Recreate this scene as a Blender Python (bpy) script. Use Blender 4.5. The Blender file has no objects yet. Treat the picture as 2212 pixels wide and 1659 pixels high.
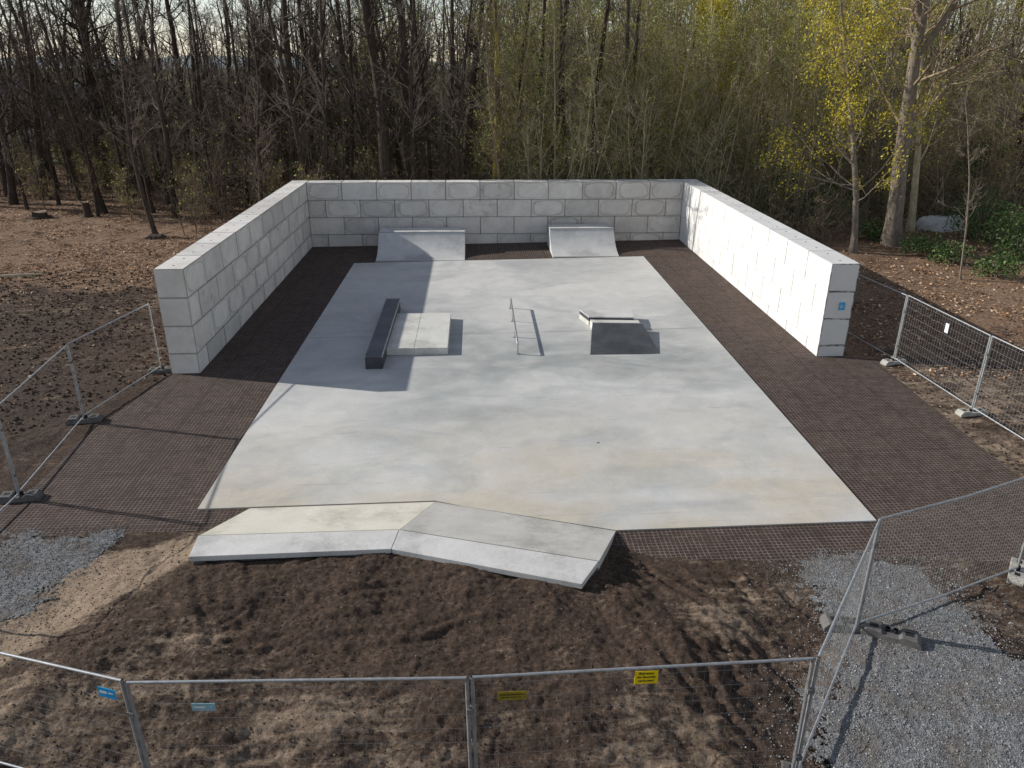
import bpy, bmesh, math, random
import numpy as np
from mathutils import Matrix, Vector
rng=np.random.default_rng(7)
random.seed(7)
COL=bpy.context.scene.collection
# ------------------------------------------------------------------ camera model
F_PX=1638.0; PITCH=.3985; YAW=.0480; ROLL=.0038
CAM=np.array([-1.007,-2.143,7.891])
SL=0.01403
WT=2.857
def axes():
    cy,sy=math.cos(YAW),math.sin(YAW); cp,sp=math.cos(PITCH),math.sin(PITCH)
    fw=np.array([sy*cp,cy*cp,-sp]); rt=np.array([cy,-sy,0.]); up=np.cross(rt,fw)
    c,s=math.cos(ROLL),math.sin(ROLL)
    return c*rt+s*up, -s*rt+c*up, fw
AR,AU,AF=axes()
def ray(x,y): return AF+AR*(x-1106)/F_PX-AU*(y-829.5)/F_PX
def un(x,y,h=0.0):
    d=ray(x,y); t=(h+SL*CAM[0]-CAM[2])/(d[2]-SL*d[0]); P=CAM+t*d
    return (float(P[0]),float(P[1]))
def un3(x,y,h=0.0):
    a=un(x,y,h); return (a[0],a[1],SL*a[0]+h)
def atY(x,y,Y):
    d=ray(x,y); t=(Y-CAM[1])/d[1]; P=CAM+t*d
    return float(P[0]),float(P[2])
def gz(x): return SL*x
cam=bpy.data.cameras.new('camera'); co=bpy.data.objects.new('camera',cam); COL.objects.link(co)
cam.sensor_width=36; cam.lens=36*F_PX/2212; cam.clip_end=6000; cam.clip_start=.1
M=Matrix(((AR[0],AU[0],-AF[0],CAM[0]),(AR[1],AU[1],-AF[1],CAM[1]),(AR[2],AU[2],-AF[2],CAM[2]),(0,0,0,1)))
co.matrix_world=M
bpy.context.scene.camera=co
# ------------------------------------------------------------------ light
SUNV=Vector((6.02,-1.8,-2.9)).normalized()
sl=bpy.data.lights.new('sun','SUN'); sl.energy=5.0; sl.angle=math.radians(.5); sl.color=(1.0,.965,.905)
so=bpy.data.objects.new('sun',sl); COL.objects.link(so); so.rotation_euler=SUNV.to_track_quat('-Z','Y').to_euler()
w=bpy.data.worlds.new("World"); bpy.context.scene.world=w; w.use_nodes=True
nt=w.node_tree; sk=nt.nodes.new('ShaderNodeTexSky'); sk.sky_type='NISHITA'; sk.sun_disc=False
sk.sun_elevation=math.asin(-SUNV.z); sk.sun_rotation=math.atan2(-SUNV.x,-SUNV.y); sk.air_density=1.0; sk.dust_density=.1; sk.ozone_density=1.0
bg=nt.nodes['Background']; bg.inputs[1].default_value=.12
hs=nt.nodes.new('ShaderNodeHueSaturation'); hs.inputs['Saturation'].default_value=.62
tint=nt.nodes.new('ShaderNodeMix'); tint.data_type='RGBA'; tint.blend_type='MULTIPLY'; tint.inputs[0].default_value=1; tint.inputs[7].default_value=(1.02,1.0,1.02,1)
nt.links.new(sk.outputs[0],hs.inputs['Color']); nt.links.new(hs.outputs[0],tint.inputs[6]); nt.links.new(tint.outputs[2],bg.inputs[0])
sc=bpy.context.scene; sc.view_settings.view_transform='Standard'; sc.view_settings.look='None'; sc.view_settings.exposure=0
# ------------------------------------------------------------------ materials
class NT:
    def __init__(s,name,rough=.85,metal=0.0,spec=.3):
        s.m=bpy.data.materials.new(name); s.m.use_nodes=True; s.t=s.m.node_tree; s.b=s.t.nodes['Principled BSDF']
        s.b.inputs['Roughness'].default_value=rough; s.b.inputs['Metallic'].default_value=metal
        s.b.inputs['Specular IOR Level'].default_value=spec
        s.tc=s.t.nodes.new('ShaderNodeTexCoord')
    def set(s,sock,v):
        if v is None: return
        if isinstance(v,bpy.types.NodeSocket): s.t.links.new(v,sock)
        else:
            if isinstance(v,(tuple,list)) and len(v)==3 and sock.type=='RGBA': v=(*v,1)
            sock.default_value=v
    def map(s,scale=(1,1,1),loc=(0,0,0),vec=None,rot=0):
        n=s.t.nodes.new('ShaderNodeMapping'); s.t.links.new(vec or s.tc.outputs['Object'],n.inputs[0])
        n.inputs['Scale'].default_value=scale; n.inputs['Location'].default_value=loc; n.inputs['Rotation'].default_value=(0,0,rot); return n.outputs[0]
    def noise(s,scale,detail=4,rough=.55,vec=None,dist=0):
        n=s.t.nodes.new('ShaderNodeTexNoise'); s.t.links.new(vec or s.tc.outputs['Object'],n.inputs['Vector'])
        n.inputs['Scale'].default_value=scale; n.inputs['Detail'].default_value=detail; n.inputs['Roughness'].default_value=rough
        n.inputs['Distortion'].default_value=dist; return n.outputs[0]
    def voro(s,scale,vec=None,out='Distance'):
        n=s.t.nodes.new('ShaderNodeTexVoronoi'); s.t.links.new(vec or s.tc.outputs['Object'],n.inputs['Vector'])
        n.inputs['Scale'].default_value=scale; return n.outputs[out]
    def ramp(s,f,pts):
        n=s.t.nodes.new('ShaderNodeValToRGB'); s.t.links.new(f,n.inputs[0]); e=n.color_ramp.elements
        while len(e)<len(pts): e.new(.5)
        for a,(p,c) in zip(e,pts):
            a.position=p; a.color=(c,c,c,1) if not isinstance(c,tuple) else (*c,1)
        return n.outputs[0]
    def mix(s,f,a,b,mode='MIX'):
        n=s.t.nodes.new('ShaderNodeMix'); n.data_type='RGBA'; n.blend_type=mode
        s.set(n.inputs[0],f); s.set(n.inputs[6],a); s.set(n.inputs[7],b); return n.outputs[2]
    def math(s,op,a,b=None,c=None):
        n=s.t.nodes.new('ShaderNodeMath'); n.operation=op; s.set(n.inputs[0],a)
        if b is not None: s.set(n.inputs[1],b)
        if c is not None: s.set(n.inputs[2],c)
        return n.outputs[0]
    def sep(s,vec=None):
        n=s.t.nodes.new('ShaderNodeSeparateXYZ'); s.t.links.new(vec or s.tc.outputs['Object'],n.inputs[0]); return n.outputs
    def attr(s,name):
        n=s.t.nodes.new('ShaderNodeAttribute'); n.attribute_name=name; return n
    def island(s):
        n=s.t.nodes.new('ShaderNodeNewGeometry'); return n.outputs['Random Per Island']
    def rand(s):
        n=s.t.nodes.new('ShaderNodeObjectInfo'); return n.outputs['Random']
    def bump(s,h,strength=.5,dist=.02):
        n=s.t.nodes.new('ShaderNodeBump'); n.inputs['Strength'].default_value=strength; n.inputs['Distance'].default_value=dist
        s.t.links.new(h,n.inputs['Height']); s.t.links.new(n.outputs[0],s.b.inputs['Normal'])
    def col(s,c): s.set(s.b.inputs['Base Color'],c); return s.m
def simple(name,c,rough=.7,metal=0,var=.25,scale=8):
    n=NT(name,rough,metal); f=n.noise(scale,5); k=n.ramp(f,[(.3,tuple(x*(1-var) for x in c)),(.7,tuple(min(1,x*(1+var)) for x in c))])
    return n.col(k)
def court_mat():
    n=NT('smooth court concrete',.75,0,.25)
    f=n.noise(.22,6,.5,n.map((.8,1.1,1),rot=.25),.5)
    c=n.ramp(f,[(.28,(.46,.46,.44)),(.44,(.56,.55,.525)),(.56,(.63,.615,.58)),(.72,(.665,.65,.61))])
    x,y,z=n.sep()
    wy=n.math('ADD',y,n.math('MULTIPLY',n.math('SUBTRACT',n.noise(.20,5,.55,n.map((1,1,1),(9,2,0)),.8),.5),12.0))
    band=n.ramp(n.math('MULTIPLY',wy,1/40.0),[(.34,0.),(.42,1.),(.48,.9),(.58,0.)])
    xm=n.ramp(n.math('ADD',n.math('MULTIPLY',x,1/20.0),.5),[(.28,.3),(.46,.9),(.74,1.),(.86,.35)])
    k=n.math('MULTIPLY',n.math('MULTIPLY',band,xm),n.ramp(n.noise(.5,6,.55,n.map((.7,1.3,1)),1.2),[(.32,.25),(.60,1.)]))
    c=n.mix(n.math('MULTIPLY',k,.85),c,(.28,.295,.285))
    f2=n.noise(.35,6,.6,n.map((.8,1.2,1),(7,3,0)),.3); fr=n.ramp(n.math('MULTIPLY',y,1/34.0),[(.30,1.0),(.46,.0)])
    c=n.mix(n.math('MULTIPLY',n.ramp(f2,[(.36,0.),(.58,.75)]),fr),c,(.56,.48,.35))
    f6=n.noise(.45,6,.55,n.map((.8,1.2,1),(31,9,0)),1.4); c=n.mix(n.ramp(f6,[(.50,0.),(.70,.55)]),c,(.38,.395,.385))
    f7=n.noise(.8,6,.6,n.map((1,1,1),(11,49,0)),.4); c=n.mix(n.ramp(f7,[(.55,0.),(.72,.35)]),c,(.64,.58,.53))
    f3=n.noise(1.6,9,.72,None,.2); c=n.mix(1.0,c,n.ramp(f3,[(.3,.88),(.65,1.04)]),'MULTIPLY')
    f4=n.noise(26,6,.72); c=n.mix(1.0,c,n.ramp(f4,[(.3,.92),(.7,1.05)]),'MULTIPLY')
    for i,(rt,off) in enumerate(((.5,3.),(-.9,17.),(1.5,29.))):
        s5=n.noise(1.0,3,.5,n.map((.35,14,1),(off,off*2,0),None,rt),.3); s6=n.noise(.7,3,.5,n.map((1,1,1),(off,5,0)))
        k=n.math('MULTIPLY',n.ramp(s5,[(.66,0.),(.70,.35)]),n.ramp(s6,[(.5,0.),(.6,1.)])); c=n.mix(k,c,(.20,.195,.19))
    vo=n.voro(.45); c=n.mix(n.ramp(vo,[(.012,.85),(.024,0.)]),c,(.06,.055,.05))
    n.bump(f4,.15,.01); return n.col(c)
def conc(name,a,b,sc_=1.5,spk=30,rough=.8):
    n=NT(name,rough); f=n.noise(sc_,7,.65,None,.3); c=n.ramp(f,[(.3,a),(.68,b)])
    g=n.noise(spk,5,.7); c=n.mix(1.0,c,n.ramp(g,[(.3,.88),(.7,1.07)]),'MULTIPLY')
    h=n.noise(.8,8,.75,n.map((1,1,1),(5,8,2))); c=n.mix(1.0,c,n.ramp(h,[(.34,.72),(.5,1.0)]),'MULTIPLY'); n.bump(g,.25,.01); return n.col(c)
def block_mat(name,hx,base,light,joint,stain):
    n=NT(name,.88); x,y,z=n.sep()
    dx=n.math('SUBTRACT',hx,n.math('ABSOLUTE',x)); dy=n.math('SUBTRACT',.4,n.math('ABSOLUTE',y)); dz=n.math('SUBTRACT',.4,n.math('ABSOLUTE',z))
    med=n.math('MAXIMUM',n.math('MINIMUM',dx,dy),n.math('MINIMUM',n.math('MAXIMUM',dx,dy),dz))
    r=n.rand()
    off=n.t.nodes.new('ShaderNodeCombineXYZ')
    for i in range(3): n.t.links.new(n.math('MULTIPLY',r,37.0+i*11),off.inputs[i])
    va=n.t.nodes.new('ShaderNodeVectorMath'); va.operation='ADD'; n.t.links.new(n.tc.outputs['Object'],va.inputs[0]); n.t.links.new(off.outputs[0],va.inputs[1]); v=va.outputs[0]
    dirty=stain>.2
    f=n.noise(1.6,7,.65,v,.5); c=n.ramp(f,[(.3,base),(.65,light)])
    c=n.mix(1.0,c,n.ramp(r,[(0,.84 if dirty else .95),(.5,1.0),(1,1.06 if dirty else 1.02)]),'MULTIPLY')
    q=n.math('ADD',n.math('POWER',n.math('DIVIDE',n.math('ABSOLUTE',x),hx),3.5),n.math('POWER',n.math('DIVIDE',n.math('ABSOLUTE',z),.4),3.5))
    q=n.math('ADD',q,n.math('MULTIPLY',n.math('SUBTRACT',n.noise(2.3,5,.6,v),.5),1.0))
    ring=n.ramp(q,[(.42,0.),(.54,1.),(.60,.4),(1.0,.12)])
    ff=n.math('LESS_THAN',dy,.03)
    rs=n.math('MULTIPLY',n.math('MULTIPLY',ring,ff),n.math('MULTIPLY',n.ramp(n.math('FRACT',n.math('MULTIPLY',r,7.31)),[(.15,.08),(.8,1.)]),stain))
    sp=n.noise(14,6,.8,v); rs=n.math('MULTIPLY',rs,n.ramp(sp,[(.35,.45),(.6,1.1)]))
    c=n.mix(rs,c,(.15,.12,.085))
    if dirty:
        al=n.math('MULTIPLY',n.ramp(n.noise(2.8,7,.75,v),[(.52,0.),(.70,.45)]),n.ramp(n.math('FRACT',n.math('MULTIPLY',r,13.7)),[(.75,0.),(.95,1.)])); c=n.mix(al,c,(.15,.12,.09))
        e=n.math('MULTIPLY',n.ramp(med,[(.010,1.),(.028,0.)]),joint)
    else:
        bm_=n.ramp(n.noise(2.6,4,.7,v),[(.44,.2),(.56,1.)])
        cond=n.math('LESS_THAN',n.math('MINIMUM',dy,dz),.03)
        e=n.math('MULTIPLY',n.math('MULTIPLY',n.math('MULTIPLY',n.ramp(dx,[(.012,1.),(.024,0.)]),bm_),cond),joint)
        e=n.math('MAXIMUM',e,n.math('MULTIPLY',n.ramp(med,[(.007,1.),(.018,0.)]),joint*.30))
    g=n.noise(38,6,.75,v); c=n.mix(1.0,c,n.ramp(g,[(.3,.88),(.65,1.05)]),'MULTIPLY')
    c=n.mix(e,c,(.04,.035,.03))
    n.bump(g,.25,.01); return n.col(c)
M_court=court_mat()
M_bankl=conc('cream bank concrete',(.59,.55,.455),(.71,.67,.57),1.1)
M_bankr=conc('grey bank concrete',(.45,.435,.395),(.61,.58,.53),1.1)
M_bank2=conc('pale deck concrete',(.54,.53,.50),(.69,.67,.635),1.4)
M_ramp=conc('ramp concrete',(.50,.50,.49),(.64,.63,.60),1.0)
M_dark=conc('anthracite concrete',(.048,.051,.055),(.095,.10,.107),1.5,22,.6)
M_dtop=conc('worn anthracite top',(.10,.108,.12),(.16,.168,.18),1.5,22,.5)
M_slab=conc('pad concrete',(.61,.595,.54),(.73,.71,.65),1.2)
M_steel=simple('galvanised steel',(.42,.43,.44),.42,.75,.2,14)
M_gal=simple('dull galvanised tube',(.40,.405,.41),.5,.6,.25,10)
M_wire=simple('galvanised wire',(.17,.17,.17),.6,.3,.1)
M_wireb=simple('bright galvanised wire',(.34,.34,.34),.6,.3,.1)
M_foot=conc('weathered foot block',(.10,.095,.09),(.20,.19,.175),3)
M_footl=conc('pale foot block',(.36,.34,.30),(.50,.48,.43),3)
M_hole=simple('dark hole',(.02,.02,.02),.9,0)
M_groove=simple('joint filler',(.12,.12,.115),.9,0)
B_st=block_mat('stained block concrete',.8,(.62,.58,.53),(.76,.725,.675),.95,.68)
B_sth=block_mat('stained half block concrete',.4,(.62,.58,.53),(.76,.725,.675),.95,.68)
B_cl=block_mat('clean block concrete',.8,(.68,.66,.63),(.76,.745,.715),.85,.06)
B_clh=block_mat('clean half block concrete',.4,(.68,.66,.63),(.76,.745,.715),.85,.06)
def mat_rubber():
    n=NT('soil filled rubber grid',.9,0,.15); x,y,z=n.sep(); c=.085
    def line(a,cc,w_): return n.math('GREATER_THAN',n.math('ABSOLUTE',n.math('SUBTRACT',n.math('FRACT',n.math('DIVIDE',a,cc)),.5)),.5-w_)
    wob=n.math('MULTIPLY',n.math('SUBTRACT',n.noise(3,2),.5),.03)
    L=n.math('MAXIMUM',line(n.math('ADD',x,wob),c,.10),line(n.math('ADD',y,wob),c,.10))
    L2=n.math('MAXIMUM',line(x,c*12,.016),line(y,c*12,.016))
    d=n.noise(1.0,7,.7); fill=n.ramp(n.noise(30,5,.8),[(.3,(.026,.017,.013)),(.7,(.078,.054,.041))])
    fill=n.mix(n.ramp(d,[(.45,0.),(.7,.6)]),fill,(.11,.075,.053))
    lc=n.ramp(n.noise(6,5,.7),[(.35,(.10,.078,.068)),(.65,(.25,.20,.18))])
    col=n.mix(n.math('MULTIPLY',L,.9),fill,lc); col=n.mix(n.math('MULTIPLY',L2,.4),col,(.035,.026,.022))
    col=n.mix(n.ramp(n.noise(1.7,8,.8),[(.60,0.),(.70,.5)]),col,(.16,.10,.065))
    n.bump(L,.5,.015); return n.col(col)
M_mat=mat_rubber()
def mat_ground():
    n=NT('bare soil',.95,0,.1); a=n.attr('zones'); s_=n.t.nodes.new('ShaderNodeSeparateColor'); n.t.links.new(a.outputs['Color'],s_.inputs[0])
    R,G,Bc=s_.outputs
    big=n.noise(.8,9,.62,None,.4); mid=n.noise(13,9,.82); fine=n.noise(70,5,.8)
    st=n.noise(1.0,7,.7,n.map((.9,5.0,1),(3,1,0),None,.55),.6)
    soil=n.ramp(mid,[(.34,(.032,.021,.015)),(.5,(.080,.055,.041)),(.66,(.165,.12,.09))])
    sand=n.ramp(mid,[(.32,(.19,.135,.09)),(.5,(.36,.27,.19)),(.66,(.47,.37,.28))])
    gm=n.math('ADD',G,n.math('MULTIPLY',n.math('SUBTRACT',big,.5),1.4)); gm=n.math('ADD',gm,n.math('MULTIPLY',n.math('SUBTRACT',mid,.5),.7)); gm=n.math('ADD',gm,n.math('MULTIPLY',n.math('SUBTRACT',st,.5),1.3))
    c=n.mix(n.ramp(gm,[(.34,0.),(.76,.9)]),soil,sand)
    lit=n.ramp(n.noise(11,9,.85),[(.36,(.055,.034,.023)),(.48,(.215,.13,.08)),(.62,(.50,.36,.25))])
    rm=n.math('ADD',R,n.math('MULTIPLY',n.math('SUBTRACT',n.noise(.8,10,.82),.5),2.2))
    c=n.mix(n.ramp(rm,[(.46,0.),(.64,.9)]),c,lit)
    gr=n.ramp(n.noise(3,7,.7),[(.35,(.07,.08,.03)),(.65,(.16,.18,.07))])
    bm=n.math('ADD',Bc,n.math('MULTIPLY',n.math('SUBTRACT',n.noise(.4,6,.7),.5),1.0))
    c=n.mix(n.ramp(bm,[(.42,0.),(.62,.85)]),c,gr)
    c=n.mix(1.0,c,n.ramp(fine,[(.3,.62),(.7,1.28)]),'MULTIPLY')
    h=n.math('ADD',n.math('MULTIPLY',mid,1.0),n.math('MULTIPLY',fine,.3)); n.bump(h,.8,.035); return n.col(c)
M_ground=mat_ground()
def mat_gravel():
    n=NT('grey gravel',.95,0,.05); c=n.voro(70,None,'Color'); g=n.ramp(c,[(.1,(.10,.102,.104)),(.5,(.20,.202,.203)),(.95,(.36,.358,.35))])
    d=n.noise(1.5,9,.8); g=n.mix(n.ramp(d,[(.46,0.),(.66,.85)]),g,(.15,.115,.085))
    g=n.mix(1.0,g,n.ramp(n.noise(9,8,.8),[(.35,.65),(.6,1.12)]),'MULTIPLY'); n.bump(n.voro(70),.6,.014); return n.col(g)
M_gravel=mat_gravel()
def mat_island(name,pts,rough=.95):
    n=NT(name,rough,0,.05); return n.col(n.ramp(n.island(),pts))
M_stone=mat_island('loose gravel stones',[(0,(.10,.10,.102)),(.5,(.19,.19,.192)),(.9,(.29,.29,.285)),(1,(.50,.49,.47))])
M_clod=mat_island('soil clods',[(0,(.030,.020,.015)),(.6,(.075,.052,.038)),(.93,(.15,.11,.082)),(1,(.31,.26,.21))])
M_leaf=mat_island('dry fallen leaves',[(0,(.07,.035,.02)),(.4,(.27,.145,.075)),(.8,(.52,.34,.21)),(1,(.76,.62,.47))])
def bark(name,a,b,moss=None,mh=.6):
    n=NT(name,.9,0,.15); v=n.map((6,6,1.5)); f=n.noise(2,6,.7,v); c=n.ramp(f,[(.3,a),(.7,b)])
    if moss: c=n.mix(n.ramp(n.noise(1.1,5,.7),[(mh-.12,0.),(mh,.9)]),c,moss)
    return n.col(c)
K_dark=bark('dark bark',(.030,.022,.018),(.105,.082,.065))
K_grey=bark('grey brown bark',(.11,.09,.072),(.33,.275,.22))
K_far=bark('far wood bark',(.075,.057,.042),(.19,.15,.112))
K_brown=bark('brown twig bark',(.17,.125,.082),(.43,.335,.23))
K_tan=bark('pale tan bark',(.29,.24,.155),(.62,.535,.375),(.30,.30,.12),.62)
K_moss=bark('mossy bark',(.06,.045,.03),(.16,.125,.08),(.36,.29,.05),.57)
def leafm(name,pts,tr=.35):
    n=NT(name,.6); c=n.ramp(n.island(),pts); n.set(n.b.inputs['Base Color'],c)
    t=n.t.nodes.new('ShaderNodeBsdfTranslucent'); n.t.links.new(c,t.inputs[0]); mx=n.t.nodes.new('ShaderNodeMixShader'); mx.inputs[0].default_value=tr
    o=n.t.nodes['Material Output']; n.t.links.new(n.b.outputs[0],mx.inputs[1]); n.t.links.new(t.outputs[0],mx.inputs[2]); n.t.links.new(mx.outputs[0],o.inputs[0]); return n.m
L_yel=leafm('fresh yellow green leaves',[(0,(.32,.27,.02)),(.6,(.60,.50,.04)),(1,(.76,.66,.10))],.4)
L_bud=leafm('pale olive buds',[(0,(.20,.22,.055)),(.6,(.38,.40,.10)),(1,(.56,.55,.18))],.4)
L_ivy=leafm('ivy leaves',[(0,(.03,.06,.015)),(.6,(.07,.135,.035)),(1,(.20,.27,.09))],.2)
# ------------------------------------------------------------------ mesh helpers
def mk(name,V,Q,mat,parent=None,smooth=True):
    me=bpy.data.meshes.new(name); V=np.asarray(V,np.float32)
    me.vertices.add(len(V)); me.vertices.foreach_set('co',V.ravel())
    if isinstance(Q,np.ndarray): Q=[Q]
    Q=[np.asarray(q,np.int32) for q in Q if len(q)]
    nl=sum(q.size for q in Q); nf=sum(len(q) for q in Q)
    me.loops.add(nl); me.polygons.add(nf)
    me.loops.foreach_set('vertex_index',np.concatenate([q.ravel() for q in Q]))
    tot=np.concatenate([np.full(len(q),q.shape[1],np.int32) for q in Q]); st=np.concatenate([[0],np.cumsum(tot)[:-1]]).astype(np.int32)
    me.polygons.foreach_set('loop_start',st)
    try: me.polygons.foreach_set('loop_total',tot)
    except Exception: pass
    me.polygons.foreach_set('use_smooth',np.full(nf,bool(smooth)))
    me.update(calc_edges=True); me.validate()
    if mat is not None: me.materials.append(mat)
    o=bpy.data.objects.new(name,me); COL.objects.link(o)
    if parent is not None: o.parent=parent
    return o
def tag(o,label,cat,group=None):
    o['label']=label; o['category']=cat
    if group: o['group']=group
    return o
def struct(o): o['kind']='structure'; return o
def stuff(o,label,cat): o['kind']='stuff'; o['label']=label; o['category']=cat; return o
def thing(name,label,cat,loc=(0,0,0),rz=0,group=None):
    o=bpy.data.objects.new(name,None); COL.objects.link(o); o.empty_display_size=.3
    o.location=loc; o.rotation_euler=(0,0,rz); tag(o,label,cat,group); return o
def nrm(v): return v/np.maximum(np.linalg.norm(v,axis=-1,keepdims=True),1e-9)
def tubes(P,Rd,k):
    P=np.asarray(P,float); Rd=np.asarray(Rd,float); N,m,_=P.shape
    T=np.empty_like(P); T[:,1:-1]=P[:,2:]-P[:,:-2]; T[:,0]=P[:,1]-P[:,0]; T[:,-1]=P[:,-1]-P[:,-2]; T=nrm(T)
    mean=nrm(P[:,-1]-P[:,0]); ref=np.where(np.abs(mean[:,2:3])>.8,np.array([[1.,.1,0]]),np.array([[.1,0,1.]])); ref=np.repeat(ref[:,None,:],m,1)
    A=nrm(np.cross(T,ref)); B=np.cross(T,A)
    an=np.arange(k)*2*math.pi/k
    ring=P[:,:,None,:]+Rd[:,:,None,None]*(np.cos(an)[None,None,:,None]*A[:,:,None,:]+np.sin(an)[None,None,:,None]*B[:,:,None,:])
    V=ring.reshape(-1,3)
    b=(np.arange(N)[:,None,None]*m+np.arange(m-1)[None,:,None])*k; j=np.arange(k)[None,None,:]; j2=(j+1)%k
    Q=np.stack([b+j,b+j2,b+k+j2,b+k+j],-1).reshape(-1,4)
    return V,Q
def join(parts):
    Vs=[];Qs=[];o=0
    for V,Q in parts: Vs.append(V); Qs.append(Q+o); o+=len(V)
    return np.concatenate(Vs),np.concatenate(Qs)
def box(x0,x1,y0,y1,z0,z1):
    V=np.array([[x0,y0,z0],[x1,y0,z0],[x1,y1,z0],[x0,y1,z0],[x0,y0,z1],[x1,y0,z1],[x1,y1,z1],[x0,y1,z1]],float)
    return V,np.array([[0,3,2,1],[4,5,6,7],[0,1,5,4],[1,2,6,5],[2,3,7,6],[3,0,4,7]])
def bevel_obj(o,wd=.015,seg=2):
    bm=bmesh.new(); bm.from_mesh(o.data); bmesh.ops.remove_doubles(bm,verts=bm.verts,dist=1e-5)
    bmesh.ops.bevel(bm,geom=[e for e in bm.edges if len(e.link_faces)==2 and e.calc_face_angle(0)>.3],offset=wd,segments=seg,affect='EDGES',profile=.5)
    bmesh.ops.recalc_face_normals(bm,faces=bm.faces); bm.to_mesh(o.data); bm.free(); return o
def pymesh(name,V,Fs,mat,parent=None,bev=0):
    me=bpy.data.meshes.new(name); me.from_pydata([tuple(v) for v in V],[],Fs); me.materials.append(mat); me.update()
    o=bpy.data.objects.new(name,me); COL.objects.link(o)
    if parent is not None: o.parent=parent
    bm=bmesh.new(); bm.from_mesh(me); bmesh.ops.recalc_face_normals(bm,faces=bm.faces); bm.to_mesh(me); bm.free()
    if bev: bevel_obj(o,bev)
    return o
def extr(profile,a0,a1,axis='x'):
    n=len(profile); V=[]
    for a in (a0,a1):
        for u,z in profile: V.append((a,u,z) if axis=='x' else (u,a,z))
    F=[list(range(n))[::-1],list(range(n,2*n))]+[[i,(i+1)%n,n+(i+1)%n,n+i] for i in range(n)]
    return V,F
def lid(top,th):
    n=len(top); V=list(top)+[(x,y,z-t) for (x,y,z),t in zip(top,th if isinstance(th,list) else [th]*n)]
    F=[list(range(n)),list(range(n,2*n))[::-1]]+[[i,n+i,n+(i+1)%n,(i+1)%n] for i in range(n)]
    return V,F
def pbox(*a): V,Q=box(*a); return V.tolist(),Q.tolist()
# ------------------------------------------------------------------ numpy noise
TAB=np.random.default_rng(3).random((256,256))
def vn(x,y,s=0):
    x=x+s*17.3; y=y+s*31.7
    xi=np.floor(x).astype(int); yi=np.floor(y).astype(int); fx=x-xi; fy=y-yi; fx=fx*fx*(3-2*fx); fy=fy*fy*(3-2*fy)
    g=lambda a,b: TAB[a&255,b&255]
    return (g(xi,yi)*(1-fx)+g(xi+1,yi)*fx)*(1-fy)+(g(xi,yi+1)*(1-fx)+g(xi+1,yi+1)*fx)*fy-.5
def fbm(x,y,s=0,o=4,g=.5):
    r=0;a=1
    for i in range(o): r=r+a*vn(x,y,s+i*3); x,y=x*1.63+y*1.21,y*1.63-x*1.21; a*=g
    return r
def sdf(poly,X,Y):
    d=np.full(X.shape,1e9); ins=np.zeros(X.shape,bool); n=len(poly)
    for i in range(n):
        ax,ay=poly[i]; bx,by=poly[(i+1)%n]; ex,ey=bx-ax,by-ay; wx,wy=X-ax,Y-ay
        t=np.clip((wx*ex+wy*ey)/(ex*ex+ey*ey+1e-12),0,1); d=np.minimum(d,(wx-ex*t)**2+(wy-ey*t)**2)
        c=((ay<=Y)&(by>Y))|((by<=Y)&(ay>Y)); xx=ax+(Y-ay)/(by-ay if abs(by-ay)>1e-9 else 1e-9)*ex; ins^=c&(X<xx)
    d=np.sqrt(d); return np.where(ins,-d,d)
def ss(t): t=np.clip(t,0,1); return t*t*(3-2*t)
U=lambda L:[un(*p) for p in L]
P_mat=[(-9.5,34.7),(9.5,34.7)]+[(9.5,18.0)]+U([(1890,778),(2212,1040),(2330,1130),(2330,1225),(2010,1205),(1740,1214),(1420,1206),(1338,1182),(1200,1170),(900,1130),(430,1147),(250,1152),(-80,1166),(-80,1125),(75,1050),(200,925)])+[(-9.62,17.95),(-9.5,18.1)]
P_bank=U([(560,1100),(940,1086),(1325,1149),(1240,1262),(845,1192),(430,1200)])
P_mound=U([(520,1100),(940,1086),(1330,1150),(1420,1215),(1640,1225),(1730,1330),(1720,1760),(-250,1760),(-120,1420),(40,1370),(250,1200),(400,1150)])
P_gl=U([(-120,1166),(235,1158),(190,1200),(120,1262),(70,1315),(-120,1400)])
P_gr=U([(1722,1212),(2010,1203),(2050,1290),(2130,1360),(2212,1425),(2400,1560),(2400,1800),(1725,1800),(1760,1560),(1810,1430),(1800,1320),(1740,1260)])
P_sl=U([(-100,1340),(170,1210),(430,1150),(440,1215),(220,1330),(60,1420),(-100,1500)])
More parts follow.
